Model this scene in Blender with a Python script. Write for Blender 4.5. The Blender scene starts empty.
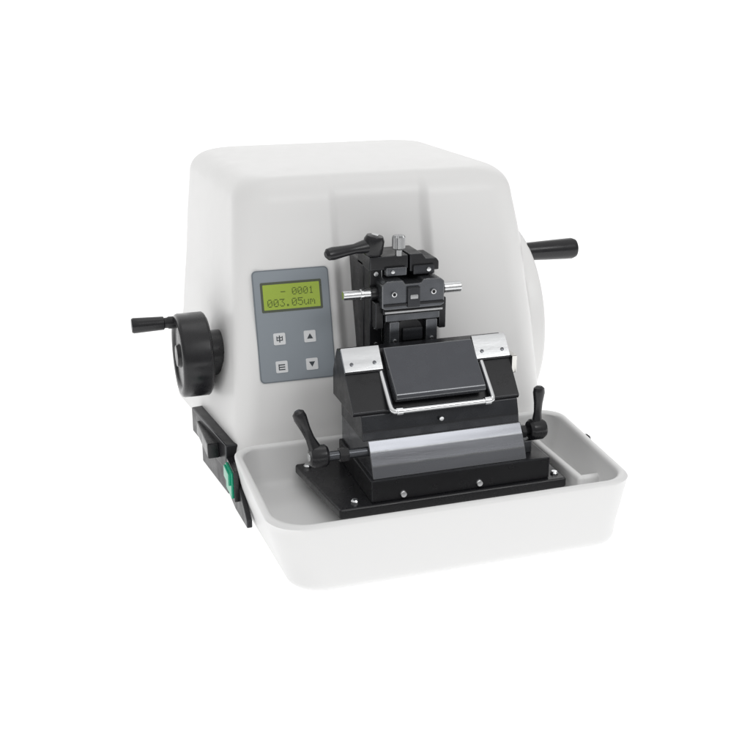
import bpy, bmesh, math
from mathutils import Vector, Matrix
S=0.01
G=-0.9   # level of the glowing sweep (cm)
# ---------------- scene, world ----------------
sc=bpy.context.scene
w=bpy.data.worlds.new("World"); sc.world=w; w.use_nodes=True
nt=w.node_tree; bg=nt.nodes["Background"]; bg.inputs[0].default_value=(1.0,0.998,0.995,1)
tc=nt.nodes.new("ShaderNodeTexCoord"); sx=nt.nodes.new("ShaderNodeSeparateXYZ"); mr=nt.nodes.new("ShaderNodeMapRange")
nt.links.new(tc.outputs["Generated"],sx.inputs[0]); nt.links.new(sx.outputs["Z"],mr.inputs["Value"])
mr.inputs["From Min"].default_value=0.0; mr.inputs["From Max"].default_value=0.9
mr.inputs["To Min"].default_value=0.30; mr.inputs["To Max"].default_value=0.76
nt.links.new(mr.outputs["Result"],bg.inputs[1])
sc.view_settings.view_transform='Standard'; sc.view_settings.look='None'; sc.view_settings.exposure=0

# ---------------- materials ----------------
def mat(name,col,rough=0.4,metal=0.0,spec=0.5,bump=0.0,bscale=900,var=0.0,vscale=60,coat=0.0,emit=None,estr=0,stretch=None):
    m=bpy.data.materials.new(name); m.use_nodes=True
    nt=m.node_tree; b=nt.nodes["Principled BSDF"]
    b.inputs["Base Color"].default_value=(*col,1); b.inputs["Roughness"].default_value=rough
    b.inputs["Metallic"].default_value=metal; b.inputs["Specular IOR Level"].default_value=spec
    b.inputs["Coat Weight"].default_value=coat; b.inputs["Coat Roughness"].default_value=0.15
    if emit: 
        b.inputs["Emission Color"].default_value=(*emit,1); b.inputs["Emission Strength"].default_value=estr
    tc=nt.nodes.new("ShaderNodeTexCoord")
    mp=nt.nodes.new("ShaderNodeMapping"); 
    if stretch: mp.inputs["Scale"].default_value=stretch
    nt.links.new(tc.outputs["Object"],mp.inputs["Vector"])
    n=nt.nodes.new("ShaderNodeTexNoise"); n.inputs["Scale"].default_value=vscale; n.inputs["Detail"].default_value=5
    nt.links.new(mp.outputs["Vector"],n.inputs["Vector"])
    mr=nt.nodes.new("ShaderNodeMapRange"); mr.inputs["From Min"].default_value=0.3; mr.inputs["From Max"].default_value=0.7
    mr.inputs["To Min"].default_value=max(0.02,rough-0.05-var); mr.inputs["To Max"].default_value=rough+0.05+var
    nt.links.new(n.outputs["Fac"],mr.inputs["Value"]); nt.links.new(mr.outputs["Result"],b.inputs["Roughness"])
    if bump>0:
        n2=nt.nodes.new("ShaderNodeTexNoise"); n2.inputs["Scale"].default_value=bscale; n2.inputs["Detail"].default_value=3
        nt.links.new(mp.outputs["Vector"],n2.inputs["Vector"])
        bp=nt.nodes.new("ShaderNodeBump"); bp.inputs["Strength"].default_value=bump; bp.inputs["Distance"].default_value=0.0005
        nt.links.new(n2.outputs["Fac"],bp.inputs["Height"]); nt.links.new(bp.outputs["Normal"],b.inputs["Normal"])
    return m
WHITE=mat("white_plastic",(0.89,0.887,0.88),0.38)
TRAYW=mat("white_tray_plastic",(0.845,0.845,0.842),0.38)
BLACK=mat("black_anodised_metal",(0.010,0.010,0.012),0.34,spec=0.4,bump=0.05,var=.05)
BLACKG=mat("black_satin_plastic",(0.012,0.012,0.014),0.26,spec=0.5,bump=0.05,var=.04)
DGREY=mat("dark_grey_anodised_metal",(0.175,0.18,0.195),0.22,metal=0.85,spec=0.4,bump=0.04,var=.04,stretch=(0.08,1,1))
PLATE=mat("dark_grey_plate",(0.10,0.104,0.116),0.27,metal=0.65,spec=0.4,bump=0.04,var=.04)
MGREY=mat("gunmetal",(0.10,0.105,0.115),0.27,metal=0.7,spec=0.4,bump=0.06,var=.05)
MIDB=mat("charcoal_metal",(0.035,0.037,0.042),0.28,metal=0.5,spec=0.5,bump=0.05,var=.05)
EDGE=mat("lighter_edge_metal",(0.19,0.195,0.205),0.25,metal=0.8)  # lighter grey for the bevelled edges of the grey metals
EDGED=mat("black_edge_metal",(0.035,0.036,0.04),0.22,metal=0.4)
STEEL=mat("brushed_steel",(0.72,0.73,0.74),0.24,metal=1.0,bump=0.06,var=.04,stretch=(0.1,1,1))
KNURL=mat("knurled_steel",(0.45,0.455,0.46),0.38,metal=1.0)
WARM=mat("bright_end_steel",(0.70,0.69,0.66),0.22,metal=1.0)
CHROME=mat("chrome",(0.86,0.87,0.88),0.09,metal=1.0)
PANEL=mat("grey_panel_foil",(0.30,0.335,0.37),0.4)
PANELD=mat("panel_outline",(0.20,0.225,0.25),0.4)
BEZEL=mat("display_bezel",(0.10,0.115,0.08),0.3)
LCD=mat("yellow_green_lcd",(0.30,0.40,0.06),0.25,emit=(0.34,0.45,0.06),estr=0.2)
LCDT=mat("lcd_text",(0.09,0.13,0.02),0.4)
BTN=mat("button_white",(0.82,0.83,0.84),0.4)
ICON=mat("button_icon",(0.06,0.07,0.08),0.5)
GREEN=mat("green_switch",(0.0,0.36,0.20),0.2,emit=(0.0,0.5,0.25),estr=0.03)
DARK=mat("painted_cavity_shade",(0.004,0.004,0.005),0.7)  # near-black colour stands for shade in the jaw gap and screw sockets
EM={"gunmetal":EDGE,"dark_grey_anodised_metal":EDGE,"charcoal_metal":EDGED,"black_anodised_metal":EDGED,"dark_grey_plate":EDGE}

# ---------------- mesh helpers (centimetres) ----------------
class Part:
    def __init__(s): s.bm=bmesh.new(); s.mats=[]
    def mi(s,m):
        if m not in s.mats: s.mats.append(m)
        return s.mats.index(m)
    def merge(s,b,m,M=None,ef=None):
        idx=s.mi(m); em=EM.get(m.name); ei=s.mi(em) if (em and ef) else idx
        vm={}
        for v in b.verts: vm[v]=s.bm.verts.new((M@v.co) if M else v.co)
        for f in b.faces:
            try:
                nf=s.bm.faces.new([vm[v] for v in f.verts]); nf.material_index=ei if (ef and f in ef) else idx
            except ValueError: pass
        b.free()
    def bev(s,b,bev,seg):
        if not bev: return None
        r=bmesh.ops.bevel(b,geom=b.edges[:],offset=bev,segments=seg,profile=0.5,affect='EDGES')
        return set(f for f in r['faces'] if f.is_valid)
    def box(s,x,y,z,m,bev=0.12,M=None,seg=2):
        b=bmesh.new(); bmesh.ops.create_cube(b,size=1)
        for v in b.verts:
            v.co=Vector(((x[0]+x[1])/2+v.co.x*(x[1]-x[0]),(y[0]+y[1])/2+v.co.y*(y[1]-y[0]),(z[0]+z[1])/2+v.co.z*(z[1]-z[0])))
        ef=s.bev(b,bev,seg)
        s.merge(b,m,M,ef)
    def prism(s,poly,x0,x1,m,bev=0.12,M=None,axis='x',seg=2):
        b=bmesh.new()
        def P(a,c,t): return (t,a,c) if axis=='x' else ((a,t,c) if axis=='y' else (a,c,t))
        A=[b.verts.new(P(a,c,x0)) for a,c in poly]; B=[b.verts.new(P(a,c,x1)) for a,c in poly]
        n=len(poly); b.faces.new(A); b.faces.new(B[::-1])
        for i in range(n): b.faces.new((A[i],B[i],B[(i+1)%n],A[(i+1)%n]))
        bmesh.ops.recalc_face_normals(b,faces=b.faces[:])
        ef=s.bev(b,bev,seg)
        s.merge(b,m,M,ef)
    def lathe(s,p0,p1,prof,m,n=32,squash=1.0,knurl=0):
        p0=Vector(p0);d=(Vector(p1)-p0).normalized()
        a=d.orthogonal().normalized(); c=d.cross(a)
        b=bmesh.new(); rings=[]
        for t,r in prof:
            if r<=1e-6: rings.append([b.verts.new(p0+d*t)])
            else: rings.append([b.verts.new(p0+d*t+(a*math.cos(2*math.pi*i/n)+c*math.sin(2*math.pi*i/n)*squash)*(r-(knurl if i%2 else 0))) for i in range(n)])
        for R,Q in zip(rings,rings[1:]):
            for i in range(n):
                j=(i+1)%n
                if len(R)==1 and len(Q)>1: b.faces.new((R[0],Q[i],Q[j]))
                elif len(Q)==1 and len(R)>1: b.faces.new((R[i],R[j],Q[0]))
                elif len(R)>1: b.faces.new((R[i],R[j],Q[j],Q[i]))
        for R in (rings[0],rings[-1]):
            if len(R)>1: b.faces.new(R)
        bmesh.ops.recalc_face_normals(b,faces=b.faces[:])
        s.merge(b,m)
    def cyl(s,p0,p1,r,m,bev=0.08,n=32):
        L=(Vector(p1)-Vector(p0)).length
        s.lathe(p0,p1,[(0,0),(0,r-bev),(bev*.3,r-bev*.3),(bev,r),(L-bev,r),(L-bev*.3,r-bev*.3),(L,r-bev),(L,0)],m,n)
    def loft(s,rings,m,cap0=True,cap1=True):
        b=bmesh.new(); R=[[b.verts.new(p) for p in r] for r in rings]; n=len(R[0])
        for A,B in zip(R,R[1:]):
            for i in range(n):
                j=(i+1)%n; b.faces.new((A[i],A[j],B[j],B[i]))
        if cap0: b.faces.new(R[0][::-1])
        if cap1: b.faces.new(R[-1])
        bmesh.ops.recalc_face_normals(b,faces=b.faces[:])
        s.merge(b,m)
    def tube(s,pts,r,m,n=16):
        P=[Vector(p) for p in pts]; rings=[]
        up=None
        for i,p in enumerate(P):
            d=((P[min(i+1,len(P)-1)]-P[max(i-1,0)])).normalized()
            if up is None: up=d.orthogonal().normalized()
            up=(up-d*up.dot(d)).normalized(); c=d.cross(up)
            rings.append([p+(up*math.cos(2*math.pi*k/n)+c*math.sin(2*math.pi*k/n))*r for k in range(n)])
        s.loft(rings,m)
    def dots(s,txt,x,y,px,z,M,m):
        FONT={'0':["01110","10001","10011","10101","11001","10001","01110"],
              '1':["00100","01100","00100","00100","00100","00100","01110"],
              '3':["11111","00010","00100","00010","00001","10001","01110"],
              '5':["11111","10000","11110","00001","00001","10001","01110"],
              '-':["00000","00000","00000","11111","00000","00000","00000"],
              '.':["00000","00000","00000","00000","00000","01100","01100"],
              'u':["00000","00000","10001","10001","10001","10011","01101"],
              'm':["00000","00000","11010","10101","10101","10001","10001"],
              ' ':["00000"]*7}
        b=bmesh.new(); g=px*0.46
        for ch in txt:
            for r_,row in enumerate(FONT[ch]):
                for c_,bit in enumerate(row):
                    if bit=='1':
                        cx=x+c_*px; cy=y+(6-r_)*px*1.08
                        b.faces.new([b.verts.new((cx+dx*g,cy+dy*g,z)) for dx,dy in ((-1,-1),(1,-1),(1,1),(-1,1))])
            x+=px*6
        s.merge(b,m,M)
    def obj(s,name,parent=None,sharp=35,label=None,wn=True):
        bm=s.bm
        bm.normal_update()
        for f in bm.faces: f.smooth=True
        for e in bm.edges:
            e.smooth = len(e.link_faces)==2 and e.calc_face_angle(0)<math.radians(sharp)
        xs=[v.co.copy() for v in bm.verts]
        lo=Vector((min(v[i] for v in xs) for i in range(3))); hi=Vector((max(v[i] for v in xs) for i in range(3)))
        c=Vector(((lo.x+hi.x)/2,(lo.y+hi.y)/2,lo.z))
        for v in bm.verts: v.co=(v.co-c)*S
        me=bpy.data.meshes.new(name); bm.to_mesh(me); bm.free()
        for m in s.mats: me.materials.append(m)
        o=bpy.data.objects.new(name,me); sc.collection.objects.link(o)
        o.location=c*S
        W[o.name]=c*S
        if parent:
            o.parent=parent; o.location=c*S-W[parent.name]
        if label: o["label"]=label
        if wn:
            md=o.modifiers.new("wn",'WEIGHTED_NORMAL'); md.keep_sharp=True; md.weight=80
        return o
W={}

def ring(c,r,z,front=None,na=10,nf=150):
    C=[Vector(p) for p in c]
    rr=r if isinstance(r,(list,tuple)) else (r,)*4
    arcs=[]
    for i in range(4):
        r=rr[i]
        p=C[i]; a=(C[i-1]-p).normalized(); b=(C[(i+1)%4]-p).normalized()
        ang=math.acos(max(-1,min(1,a.dot(b)))); t=r/math.tan(ang/2)
        ctr=p+(a+b).normalized()*(r/math.sin(ang/2))
        s0=p+a*t-ctr; s1=p+b*t-ctr
        a0=math.atan2(s0.y,s0.x); a1=math.atan2(s1.y,s1.x)
        da=(a1-a0+math.pi)%(2*math.pi)-math.pi
        arcs.append([ctr+Vector((math.cos(a0+da*k/na),math.sin(a0+da*k/na)))*r for k in range(na+1)])
    out=[]
    out+=arcs[0]
    A=arcs[0][-1];B=arcs[1][0]
    for k in range(1,nf): out.append(A.lerp(B,k/nf))
    out+=arcs[1]+arcs[2]+arcs[3]
    res=[]
    for p in out:
        y=p.y
        if front: y+=front(p.x,p.y,z)
        res.append((p.x,y,z))
    return res
def inset(c,d):
    fl,fr,br,bl=c
    return [(fl[0]+d,fl[1]+d),(fr[0]-d,fr[1]+d),(br[0]-d,br[1]-d),(bl[0]+d,bl[1]-d)]
def lerpc(A,B,t): return [(a[0]+(b[0]-a[0])*t,a[1]+(b[1]-a[1])*t) for a,b in zip(A,B)]
def sstep(a,b,x):
    t=max(0,min(1,(x-a)/(b-a))); return t*t*(3-2*t)
yf=lambda z: 20.5+0.25*(z-7)

# ---------------- studio floor ----------------
SW=bpy.data.materials.new("glowing_white_sweep"); SW.use_nodes=True
nt=SW.node_tree
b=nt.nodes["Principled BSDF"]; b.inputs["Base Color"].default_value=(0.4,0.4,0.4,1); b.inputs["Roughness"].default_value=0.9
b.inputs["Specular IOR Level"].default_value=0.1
b.inputs["Emission Color"].default_value=(1,1,1,1); b.inputs["Emission Strength"].default_value=0.93  # added glow keeps the sweep white and washes out the instrument's shadow
nn=nt.nodes.new("ShaderNodeTexNoise"); nn.inputs["Scale"].default_value=300
bp=nt.nodes.new("ShaderNodeBump"); bp.inputs["Strength"].default_value=0.05
nt.links.new(nn.outputs["Fac"],bp.inputs["Height"]); nt.links.new(bp.outputs["Normal"],b.inputs["Normal"])
bm=bmesh.new()
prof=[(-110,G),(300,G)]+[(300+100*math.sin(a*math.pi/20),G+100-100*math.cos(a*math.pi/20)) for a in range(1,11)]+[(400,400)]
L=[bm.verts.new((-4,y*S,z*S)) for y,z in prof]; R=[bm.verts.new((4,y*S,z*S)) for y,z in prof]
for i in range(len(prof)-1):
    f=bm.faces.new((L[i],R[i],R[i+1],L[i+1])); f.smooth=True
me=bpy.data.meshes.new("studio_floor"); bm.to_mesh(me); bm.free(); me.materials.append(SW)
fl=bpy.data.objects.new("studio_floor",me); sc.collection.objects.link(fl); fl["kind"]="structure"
fl["label"]="seamless white sweep with added glow under the instrument"

# ---------------- microtome ----------------
root=bpy.data.objects.new("microtome",None); sc.collection.objects.link(root)
root.location=(0,0.25,G*S); W[root.name]=Vector((0,0.25,G*S)); root.empty_display_size=0.05
root["label"]="white rotary microtome with black knife holder and waste tray"; root["category"]="microtome"

# housing
lv=[(4.6,[(-19.3,yf(4.6)),(17.7,yf(4.6)),(17.4,50),(-23.0,49.0)]),
    (8,[(-19.1,yf(8)),(17.7,yf(8)),(17.4,51.5),(-22.7,50.5)]),
    (11.5,[(-18.8,yf(11.5)),(17.6,yf(11.5)),(17.4,52.5),(-21.9,52)]),
    (15,[(-18.5,yf(15)),(17.5,yf(15)),(17.3,53.5),(-20.8,53.5)]),
    (24,[(-17.8,yf(24)),(17.0,yf(24)),(16.4,55.5),(-19.3,56)]),
    (34.3,[(-16.9,yf(34.3)),(15.9,yf(34.3)),(14.8,57.3),(-17.9,57.6)])]
def corners(z):
    for (z0,a),(z1,b_) in zip(lv,lv[1:]):
        if z<=z1: return lerpc(a,b_,sstep(0,1,(z-z0)/(z1-z0))*0.4+0.6*(z-z0)/(z1-z0))
    return lv[-1][1]
def recess(x,y,z):
    if y>yf(z)+5: return 0
    rim=1-sstep(28,34.2,z)*0.7
    return (sstep(-7.1,-5.9,x)-sstep(3.6,4.8,x))*0.9*rim
p=Part(); rings=[]
rt=2.6
for z in [4.6,4.8,6,7,8,9,10,11.5,12.5,14,15,17,20,22,24,26,28,30,34.3-rt]:
    rings.append(ring(corners(z) if z>4.6 else inset(corners(z),0.2),(2.3+(z-4.6)*0.04,2.6+(z-4.6)*0.04,3.5,5.0-(z-4.6)*0.03),z,recess))
for k in range(1,13):
    a=math.pi/2*k/12
    z=34.3-rt+rt*math.sin(a); d=rt*(1-math.cos(a))
    rings.append(ring(inset(corners(z),d),(3.5,3.7,3.5,4.1),z,recess))
for d,z in [(4.5,34.42),(7.5,34.55),(11,34.6)]:
    rings.append(ring(inset(corners(34.3),d),2.4,z,lambda x,y,zz:0))
p.loft(rings,WHITE)
p.obj("housing",root,sharp=60,wn=False)

# base chassis
p=Part()
p.prism([(21,0.3),(21,5.0),(47,5.0),(47,0.3)],-18.7,16.8,BLACK,0.2)
p.prism([(13.6,0.4),(13.6,1.3),(20.5,5.0),(24,5.6),(24,-0.2),(20,-0.4)],-20.0,-19.4,BLACK,0.12)
p.prism([(-18,21.5),(-20.5,21.7),(-22.2,34.5),(-18,35.2)],3.5,6.6,BLACK,0.18,axis='z')
p.prism([(-18,22.3),(-20.3,22.5),(-21.5,32.5),(-18,33)],0.3,3.4,BLACK,0.18,axis='z')
p.prism([(24,4.2),(24.2,5.9),(31.6,5.9),(32,4.2)],-22.1,-20.8,BLACKG,0.15)
for x,y in ((-17,24),(15,24),(-17,44),(15,44)): p.cyl((x,y,G),(x,y,0.5),1.5,BLACKG,0.2)
p.box((16.7,21.2),(22,23),(3.4,4.2),BLACKG,0.15)
p.box((20.5,21.2),(16.5,23),(3.4,4.2),BLACKG,0.15)
p.lathe((20.2,16.8,3.9),(22,16.8,3.9),[(0,0),(0,.4),(.3,.62),(1.0,.62),(1.3,.4),(1.3,0)],BLACKG)
p.obj("base",root,label="black metal chassis under the white housing")
p=Part()
p.box((-20.5,-19.95),(17.4,21.3),(1.7,5.3),BLACKG,0.1)
p.prism([(17.7,2.0),(17.7,5.0),(20.9,5.0),(20.9,2.0)],-20.75,-20.45,GREEN,0.1)
p.prism([(17.9,3.45),(17.9,4.85),(20.7,4.85),(20.7,3.45)],-21.0,-20.7,GREEN,0.1)
p.obj("power_switch",root,label="green rocker power switch")

# waste tray
def tr(z):
    t=max(0,(z-G)/(7.0-G)); 
    return [(-17.5-2.9*t**0.8,0.2-0.8*t),(16.0+1.2*t**0.8,0.2-0.8*t),(17.4+1.4*t,20.0),(-19.0-1.3*t,20.0)]
p=Part(); R=[]; rb=1.4; RA=(3.8,2.9,2.6,2.6)
for k in range(0,7):
    a=math.pi/2*k/6; R.append(ring(inset(tr(G+rb),rb*(1-math.sin(a))),(3.2,2.5,2.3,2.3),G+rb*(1-math.cos(a)),nf=10))
for z in (2,3.5,5,6,6.6): R.append(ring(tr(z),RA,z,nf=10))
for k in range(1,8):
    a=math.pi*k/8; R.append(ring(inset(tr(6.8),0.42*(1-math.cos(a))),(3.5,2.7,2.4,2.4),6.65+0.42*math.sin(a),nf=10))
for z in (6.5,5,3.5): R.append(ring(inset(tr(z),0.84),(3.1,2.3,2.1,2.1),z,nf=10))
for k in range(1,6):
    a=math.pi/2*k/5; R.append(ring(inset(tr(3.2),0.84+1.2*(1-math.cos(a))),(2.8,2.2,2.0,2.0),3.4-1.3*math.sin(a),nf=10))
p.loft(R,TRAYW)
p.box((14.0,14.9),(5.5,18.6),(1.9,4.9),TRAYW,0.4,seg=4)
p.box((14.4,17.2),(5.5,6.4),(1.9,4.9),TRAYW,0.4,seg=4)
p.obj("waste_tray",root,sharp=50,wn=False,label="white plastic section waste tray with rounded rim")

# control panel
zc=19.05; xc=-12.0
v=Vector((0,0.2425,0.970)).normalized(); nrm=Vector((0,-0.970,0.2425)).normalized()
O=Vector((xc,yf(zc),zc))
PM=Matrix(((1,v.x,nrm.x,O.x),(0,v.y,nrm.y,O.y),(0,v.z,nrm.z,O.z),(0,0,0,1)))
def rrect(hx,hy,r,cx=0,cy=0,n=6):
    o=[]
    for sx,sy,a0 in ((1,1,0),(-1,1,90),(-1,-1,180),(1,-1,270)):
        for k in range(n+1):
            a=math.radians(a0+90*k/n); o.append((cx+sx*(hx-r)+r*math.cos(a)*1,cy+sy*(hy-r)+r*math.sin(a)))
    return o
p=Part()
p.prism(rrect(4.25,6.1,0.5),-0.1,0.14,PANELD,0,PM,'z')
p.prism(rrect(4.13,5.98,0.44),0.1,0.18,PANEL,0.0,PM,'z')
cp=p.obj("control_panel",root,label="grey membrane control panel with display")
p=Part()
p.prism(rrect(3.4,1.62,0.15,-0.05,3.15),0.17,0.21,BEZEL,0,PM,'z')
p.prism(rrect(3.15,1.36,0.06,-0.05,3.15),0.2,0.225,LCD,0,PM,'z')
p.dots("- 0001",-1.2,3.33,0.105,0.232,PM,LCDT)
p.dots("003.05um",-2.75,2.13,0.113,0.232,PM,LCDT)
p.obj("display",cp,label="yellow-green LCD with two lines of digits")
bx=[-1.8,1.6]; bz=[-1.4,-4.45]
for i,x in enumerate(bx):
    for j,y in enumerate(bz):
        p=Part()
        p.prism(rrect(0.66,0.64,0.14,x,y),0.17,0.25,BTN,0.0,PM,'z')
        if i==1:
            s_=1 if j==0 else -1
            p.prism([(x-0.34,y-0.26*s_),(x+0.34,y-0.26*s_),(x,y+0.32*s_)],0.24,0.262,ICON,0,PM,'z')
        elif j==0:
            p.prism([(x-.06,y-.38),(x+.06,y-.38),(x+.06,y+.38),(x-.06,y+.38)],0.24,0.262,ICON,0,PM,'z')
            for dy in (-.2,.1): p.prism([(x-.34,y+dy),(x+.34,y+dy),(x+.34,y+dy+.1),(x-.34,y+dy+.1)],0.24,0.266,ICON,0,PM,'z')
            for dx in (-.34,.26): p.prism([(x+dx,y-.2),(x+dx+.09,y-.2),(x+dx+.09,y+.3),(x+dx,y+.3)],0.24,0.27,ICON,0,PM,'z')
        else:
            for dy in (-.36,-.1,.16): p.prism([(x-.36,y+dy),(x+.36,y+dy),(x+.36,y+dy+.12),(x-.36,y+dy+.12)],0.24,0.262,ICON,0,PM,'z')
            p.prism([(x-.36,y-.3),(x-.26,y-.3),(x-.26,y+.3),(x-.36,y+.3)],0.24,0.266,ICON,0,PM,'z')
        p.obj("button",cp)

# big white handwheel
p=Part()
p.lathe((17.1,39.1,13.1),(30,39.1,13.1),[(0,0),(0,3.2),(.6,3.2),(.7,12.0),(.8,12.4),(1.1,12.75),(2.6,12.75),(3.0,12.5),(3.2,12.1),(3.0,11.3),(2.5,10.6),(2.4,4),(3.0,3.2),(3.8,2.8),(3.8,0)],WHITE,96)
hw=p.obj("handwheel",root,sharp=50,label="large white handwheel with black crank handle")
p=Part()
p.lathe((18.9,33.0,22.8),(30,33.0,22.8),[(0,0),(0,1.0),(.5,1.0),(.6,1.1),(1.2,1.12),(4,1.22),(7.4,1.32),(7.9,1.15),(8.1,.8),(8.15,0)],BLACKG)
p.obj("handle",hw)
# small black feed wheel
p=Part()
p.lathe((-18.5,31,14.3),(-30,31,14.3),[(0,0),(0,2.6),(1.8,2.6),(1.9,4.3),(2.1,4.65),(2.3,4.8),(5.0,4.8),(5.25,4.7),(5.4,4.4),(5.35,3.9),(5.1,3.7),(5.1,1.4),(5.5,1.2),(5.5,0)],BLACKG,64)
fw=p.obj("feed_wheel",root,sharp=50,label="small black coarse feed wheel with handle")
p=Part()
p.lathe((-23.4,33.7,17.5),(-30,33.7,17.5),[(0,0),(0,.72),(.9,.72),(1.1,.62),(1.4,.62),(1.5,.78),(4.3,.88),(4.9,.9),(5.1,.78),(5.15,0)],BLACKG)
p.obj("handle",fw)

# specimen holder
p=Part()
p.box((-4.9,2.4),(21,27),(15.5,26.1),BLACK,0.15)
p.box((-4.9,-0.6),(18.6,23),(25.6,27.1),BLACK,0.15)
p.prism([(-0.5,25.3),(-0.5,27.2),(0.9,27.2),(1.3,26.6),(2.5,26.6),(2.8,26.2),(2.8,25.3)],18.4,22.5,BLACK,0.12,axis='y')
p.box((-0.2,2.2),(18.1,20),(25.0,26.0),MIDB,0.1)
p.box((-3.2,-0.9),(18.2,20),(25.0,25.9),MGREY,0.1)
p.box((-4.8,-3.5),(19.0,21.2),(16.4,26),BLACK,0.12)
p.box((-3.3,-1.6),(19.5,21.2),(16.4,26),MIDB,0.12)
p.box((1.2,2.3),(19.5,21.2),(16.4,25),MIDB,0.12)
p.box((-3.46,-3.34),(19.1,19.6),(16.4,25.5),STEEL,0.02)
p.box((2.3,2.45),(19.3,19.8),(16.4,25.0),KNURL,0.02)
for zz in (17.4,19.2,25.2): p.cyl((-4.1,19.1,zz),(-4.1,18.85,zz),0.26,STEEL,0.05,16)
p.cyl((1.5,18.2,25.5),(1.5,17.95,25.5),0.25,STEEL,0.05,16)
p.cyl((-2.5,18.3,25.45),(-2.5,18.05,25.45),0.22,STEEL,0.05,16)
p.cyl((-0.9,17.4,19),(-0.9,21.5,19),1.6,BLACK)
sh=p.obj("specimen_holder",root,label="black and steel specimen clamp head")
p=Part()
p.prism([(-4.1,21.9),(-4.1,24.4),(-3.6,24.8),(-1.75,24.8),(-1.5,24.4),(0.2,24.4),(0.5,24.8),(2.4,24.8),(2.9,24.4),(2.9,21.9),(2.5,21.7),(-3.7,21.7)],16.9,20.7,MGREY,0.12,axis='y')
p.box((-1.35,0.05),(16.55,17.3),(21.9,24.1),MIDB,0.1)
p.box((-3.9,2.8),(16.7,17.1),(22.1,22.35),BLACK,0.04)
p.box((-1.1,-0.2),(16.45,16.8),(22.8,23.3),KNURL,0.1)
p.box((-3.9,2.8),(17.1,20.6),(21.15,21.75),BLACK,0.06)
p.box((-3.8,2.7),(16.8,17.15),(21.3,21.55),KNURL,0.05)
p.box((-3.6,2.5),(17.2,20.7),(20.3,21.1),MGREY,0.1)
p.box((-3.2,-2.1),(17.0,20.5),(17.3,20.3),MGREY,0.1)
p.box((0.9,2.2),(17.0,20.5),(17.3,20.3),MGREY,0.1)
p.box((-2.1,1.0),(17.8,20.5),(17.3,20.3),DARK,0.05)
p.box((-1.7,0.6),(17.1,18.2),(18.1,19.5),MIDB,0.15)
p.box((2.6,3.4),(17.6,20.2),(19.0,22.4),BLACK,0.12)
p.box((-4.6,-3.7),(17.6,20.2),(19.5,22.4),BLACK,0.12)
for x in (-2.8,1.6):
    p.cyl((x,17.0,23.4),(x,16.65,23.4),0.3,STEEL,0.06,20); p.cyl((x,16.7,23.4),(x,16.62,23.4),0.2,DARK,0.02,6)
for x in (-2.65,1.55): p.cyl((x,17.1,18.2),(x,16.85,18.2),0.24,STEEL,0.04,16)
p.obj("clamp_block",sh,label="gunmetal clamp jaws with two hex screws")
p=Part()
p.cyl((-4.0,18.6,23.2),(-7.9,18.6,23.2),0.5,STEEL,0.1)
p.cyl((-4.0,18.6,23.2),(-4.9,18.6,23.2),0.7,BLACKG,0.1)
p.cyl((-5.6,18.6,23.2),(-6.0,18.6,23.2),0.58,CHROME,0.08)
p.obj("rod",sh)
p=Part()
p.cyl((2.8,18.6,23.2),(5.4,18.6,23.2),0.6,STEEL,0.1)
p.cyl((2.8,18.6,23.2),(3.4,18.6,23.2),0.75,BLACKG,0.1)
p.obj("rod",sh)
def lever(name,par,pivot,axis,tip,hub_r=.85,hub_l=1.6,r0=.45,r1=.75,label=None):
    p=Part(); P=Vector(pivot);A=Vector(axis).normalized();T=Vector(tip)
    p.lathe(P-A*hub_l*.5,P+A,[(0,0),(0,hub_r*.8),(hub_l*.15,hub_r),(hub_l*.75,hub_r),(hub_l*.95,hub_r*.8),(hub_l,hub_r*.45),(hub_l,0)],BLACKG)
    D=T-P; Ln=D.length
    p.lathe(P,T,[(0,0),(0,r0*1.6),(Ln*.2,r0*1.35),(Ln*.4,r0),(Ln*.6,r0*1.1),(Ln*.85,r1),(Ln*.95,r1*.9),(Ln,r1*.45),(Ln,0)],BLACKG,24,squash=.8)
    p.lathe(P+A*hub_l*.45,P+A*2,[(0,0),(0,hub_r*.38),(.18,hub_r*.36),(.2,0)],STEEL,16)
    return p.obj(name,par,label=label)
lever("clamp_lever",sh,(-4.3,19.2,28.3),(0.15,-0.1,1),(-9.9,17.8,27.9),1.1,2.2,.55,.72)
p=Part()
p.cyl((-1.6,18.9,27.0),(-1.6,18.9,28.0),0.4,KNURL,0.05)
p.lathe((-1.6,18.9,27.7),(-1.6,18.9,30),[(0,0),(0,.6),(.15,.7),(1.3,.7),(1.5,.6),(1.5,.35),(1.6,0)],KNURL,44,knurl=.06)
p.obj("knob",sh,label="knurled steel knob",sharp=20)

# knife holder
p=Part()
p.prism([(-11.8,6.9),(13.4,6.9),(13.6,19.9),(-13.4,19.9)],3.3,4.4,BLACKG,0.25,seg=3,axis='z')
p.box((-8.3,11.6),(7.5,19.8),(4.4,6.8),BLACK,0.15)
p.box((-10,11),(9,19.5),(1.6,3.4),BLACK,0.1)
kh=p.obj("knife_holder",root,label="black knife holder on stepped base plate")
for x,y,z in ((-4.9,7.5,5.0),(3.5,7.5,5.0)):
    p=Part(); p.lathe((x,y+.1,z),(x,0,z),[(0,0),(0,.42),(.2,.42),(.38,.3),(.45,0)],CHROME,20); p.obj("screw",kh)
for x,y in ((-9.8,8.3),(-12.2,18.2),(12.6,8.3)):
    p=Part(); p.lathe((x,y,4.35),(x,y,6),[(0,0),(0,.42),(.2,.42),(.36,.3),(.42,0)],CHROME,20); p.obj("screw",kh)
p=Part()
p.prism([(7.8,6.8),(8.3,8.0),(9.0,9.3),(9.7,10.3),(19,10.3),(19,6.8)],-8.0,9.0,DGREY,0.1)
p.box((9.0,10.3),(9.3,14.5),(6.8,8.2),MGREY,0.12)
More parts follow.
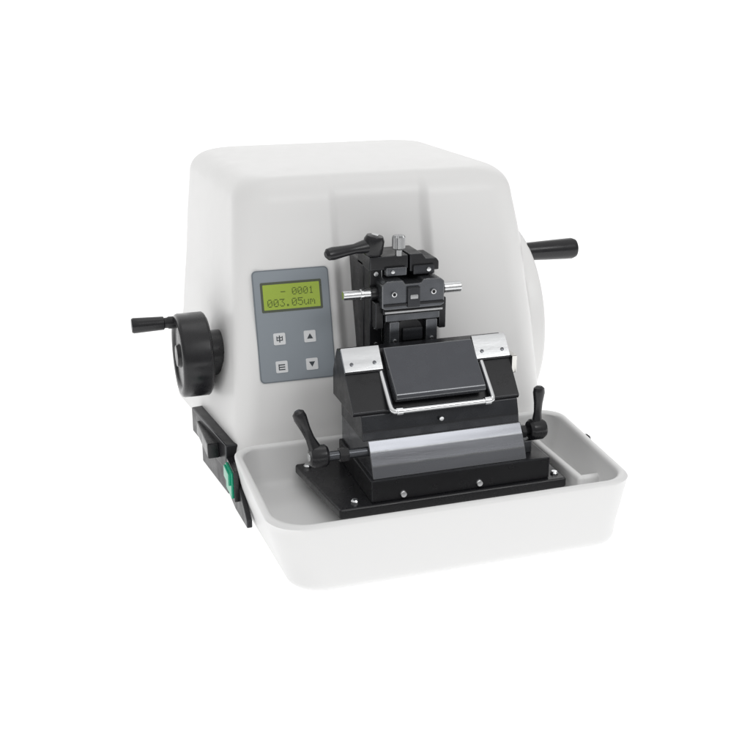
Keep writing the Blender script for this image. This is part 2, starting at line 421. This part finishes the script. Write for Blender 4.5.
p.prism([(9.8,10.2),(9.95,11.2),(10.5,12.8),(17.5,12.8),(17.5,10.2)],-8.5,8.9,MIDB,0.15)
p.prism([(10.6,12.7),(10.4,13.1),(14.9,18.3),(16.3,18.3),(17.8,15.5),(17.8,12.7)],-9.3,9.1,BLACK,0.12)
p.cyl((0,9.9,11.8),(0,9.6,11.8),0.25,STEEL,0.04,16)
p.obj("body",kh)
p=Part()
p.box((9.1,9.7),(12.6,14.2),(14.8,16.8),WARM,0.12)
p.cyl((9.6,13.4,15.8),(9.9,13.4,15.8),.4,KNURL,.06,20)
p.obj("bracket",kh,label="small bright steel end bracket")
U=Vector((0,.633,.774)); N=Vector((0,-.774,.633))
def frame(o,u,n):
    u=Vector(u).normalized(); n=Vector(n).normalized()
    return Matrix(((1,u.x,n.x,o[0]),(0,u.y,n.y,o[1]),(0,u.z,n.z,o[2]),(0,0,0,1)))
F=frame((0,10.5,12.95),U,N)
for a,b_ in ((-9.3,-5.2),(5.2,9.1)):
    p=Part(); p.box((a,b_),(4.5,7.15),(0.02,0.38),STEEL,0.05,F)
    p.box((a,b_),(4.35,4.5),(0.02,0.3),BLACK,0.02,F)
    for k in (0.2,0.8):
        q=F@Vector((a+(b_-a)*k,5.3,0.34)); p.cyl(q,q+N*0.12,0.2,DGREY,0.03,16)
    p.obj("side_plate",kh,label="brushed steel side plate")
u2=Vector((0,.747,.664)); n2=Vector((0,-.664,.747))
F2=frame((0,10.0,14.1),u2,n2)
p=Part()
p.prism([(0,-.1),(0.0,.5),(.4,.72),(6.0,.72),(6.15,.5),(6.15,0.1),(2,-.6),(0.8,-.7)],-4.9,4.9,PLATE,0.08,F2)
p.obj("pressure_plate",kh,label="dark grey flat pressure plate")
p=Part()
a=[(-5.4,14.2,17.1),(-5.4,10.3,13.75),(-5.38,9.9,13.42),(-5.3,9.72,13.28),(-5.15,9.62,13.22),(-4.9,9.6,13.2)]
b_=[(-x+0.35,y,z) for x,y,z in a][::-1]
p.tube(a+[(0,9.6,13.2)]+b_,0.31,CHROME)
p.cyl((-5.0,9.6,13.2),(-4.3,9.6,13.2),.43,CHROME,.05,20); p.cyl((4.7,9.6,13.2),(5.4,9.6,13.2),.43,CHROME,.05,20)
p.obj("guard_bar",kh,label="chrome finger guard bar")
for x0,x1 in ((-12.6,-7.9),(8.9,10.5)):
    p=Part(); p.cyl((x0,9.9,9.1),(x1,9.9,9.1),.5,BLACKG if x0>0 else MGREY,.08); p.cyl((x0+(1.6 if x0<0 else .2),9.9,9.1),(x0+(2.6 if x0<0 else .8),9.9,9.1),.75,BLACKG,.08,6)
    p.obj("bolt",kh)
lever("clamp_lever",kh,(-13.2,9.6,9.4),(-1,0,0),(-15.1,10.4,14.2),1.15,1.9,.52,.78)
lever("clamp_lever",kh,(10.9,9.6,9.3),(1,0,0),(11.3,10.3,13.9),1.15,1.9,.52,.78)

# ---------------- lights ----------------
def area(name,loc,tgt,size,power):
    l=bpy.data.lights.new(name,'AREA'); l.shape='RECTANGLE'; l.size=size[0]; l.size_y=size[1]; l.energy=power
    o=bpy.data.objects.new(name,l); sc.collection.objects.link(o); o.location=loc
    o.rotation_euler=(Vector(tgt)-Vector(loc)).to_track_quat('-Z','Y').to_euler(); return o
area("softbox_key",(0.7,-1.3,1.5),(0,0.25,0.2),(0.8,0.6),6.7)
area("softbox_top",(0.2,0.5,2.0),(0,0.3,0.2),(1.0,0.8),1.8)

# ---------------- camera ----------------
th=math.radians(18); ph=math.radians(19.5)
fwd=Vector((math.sin(th)*math.cos(ph),math.cos(th)*math.cos(ph),-math.sin(ph)))
r=Vector((math.cos(th),-math.sin(th),0)); u=r.cross(fwd)
cd=bpy.data.cameras.new("Camera"); cam=bpy.data.objects.new("Camera",cd); sc.collection.objects.link(cam)
cam.matrix_world=Matrix(((r.x,u.x,-fwd.x,-.385),(r.y,u.y,-fwd.y,-.866),(r.z,u.z,-fwd.z,.532),(0,0,0,1)))
cd.sensor_width=36; cd.lens=36*1080/750; cd.clip_start=0.05; cd.clip_end=100
sc.camera=cam
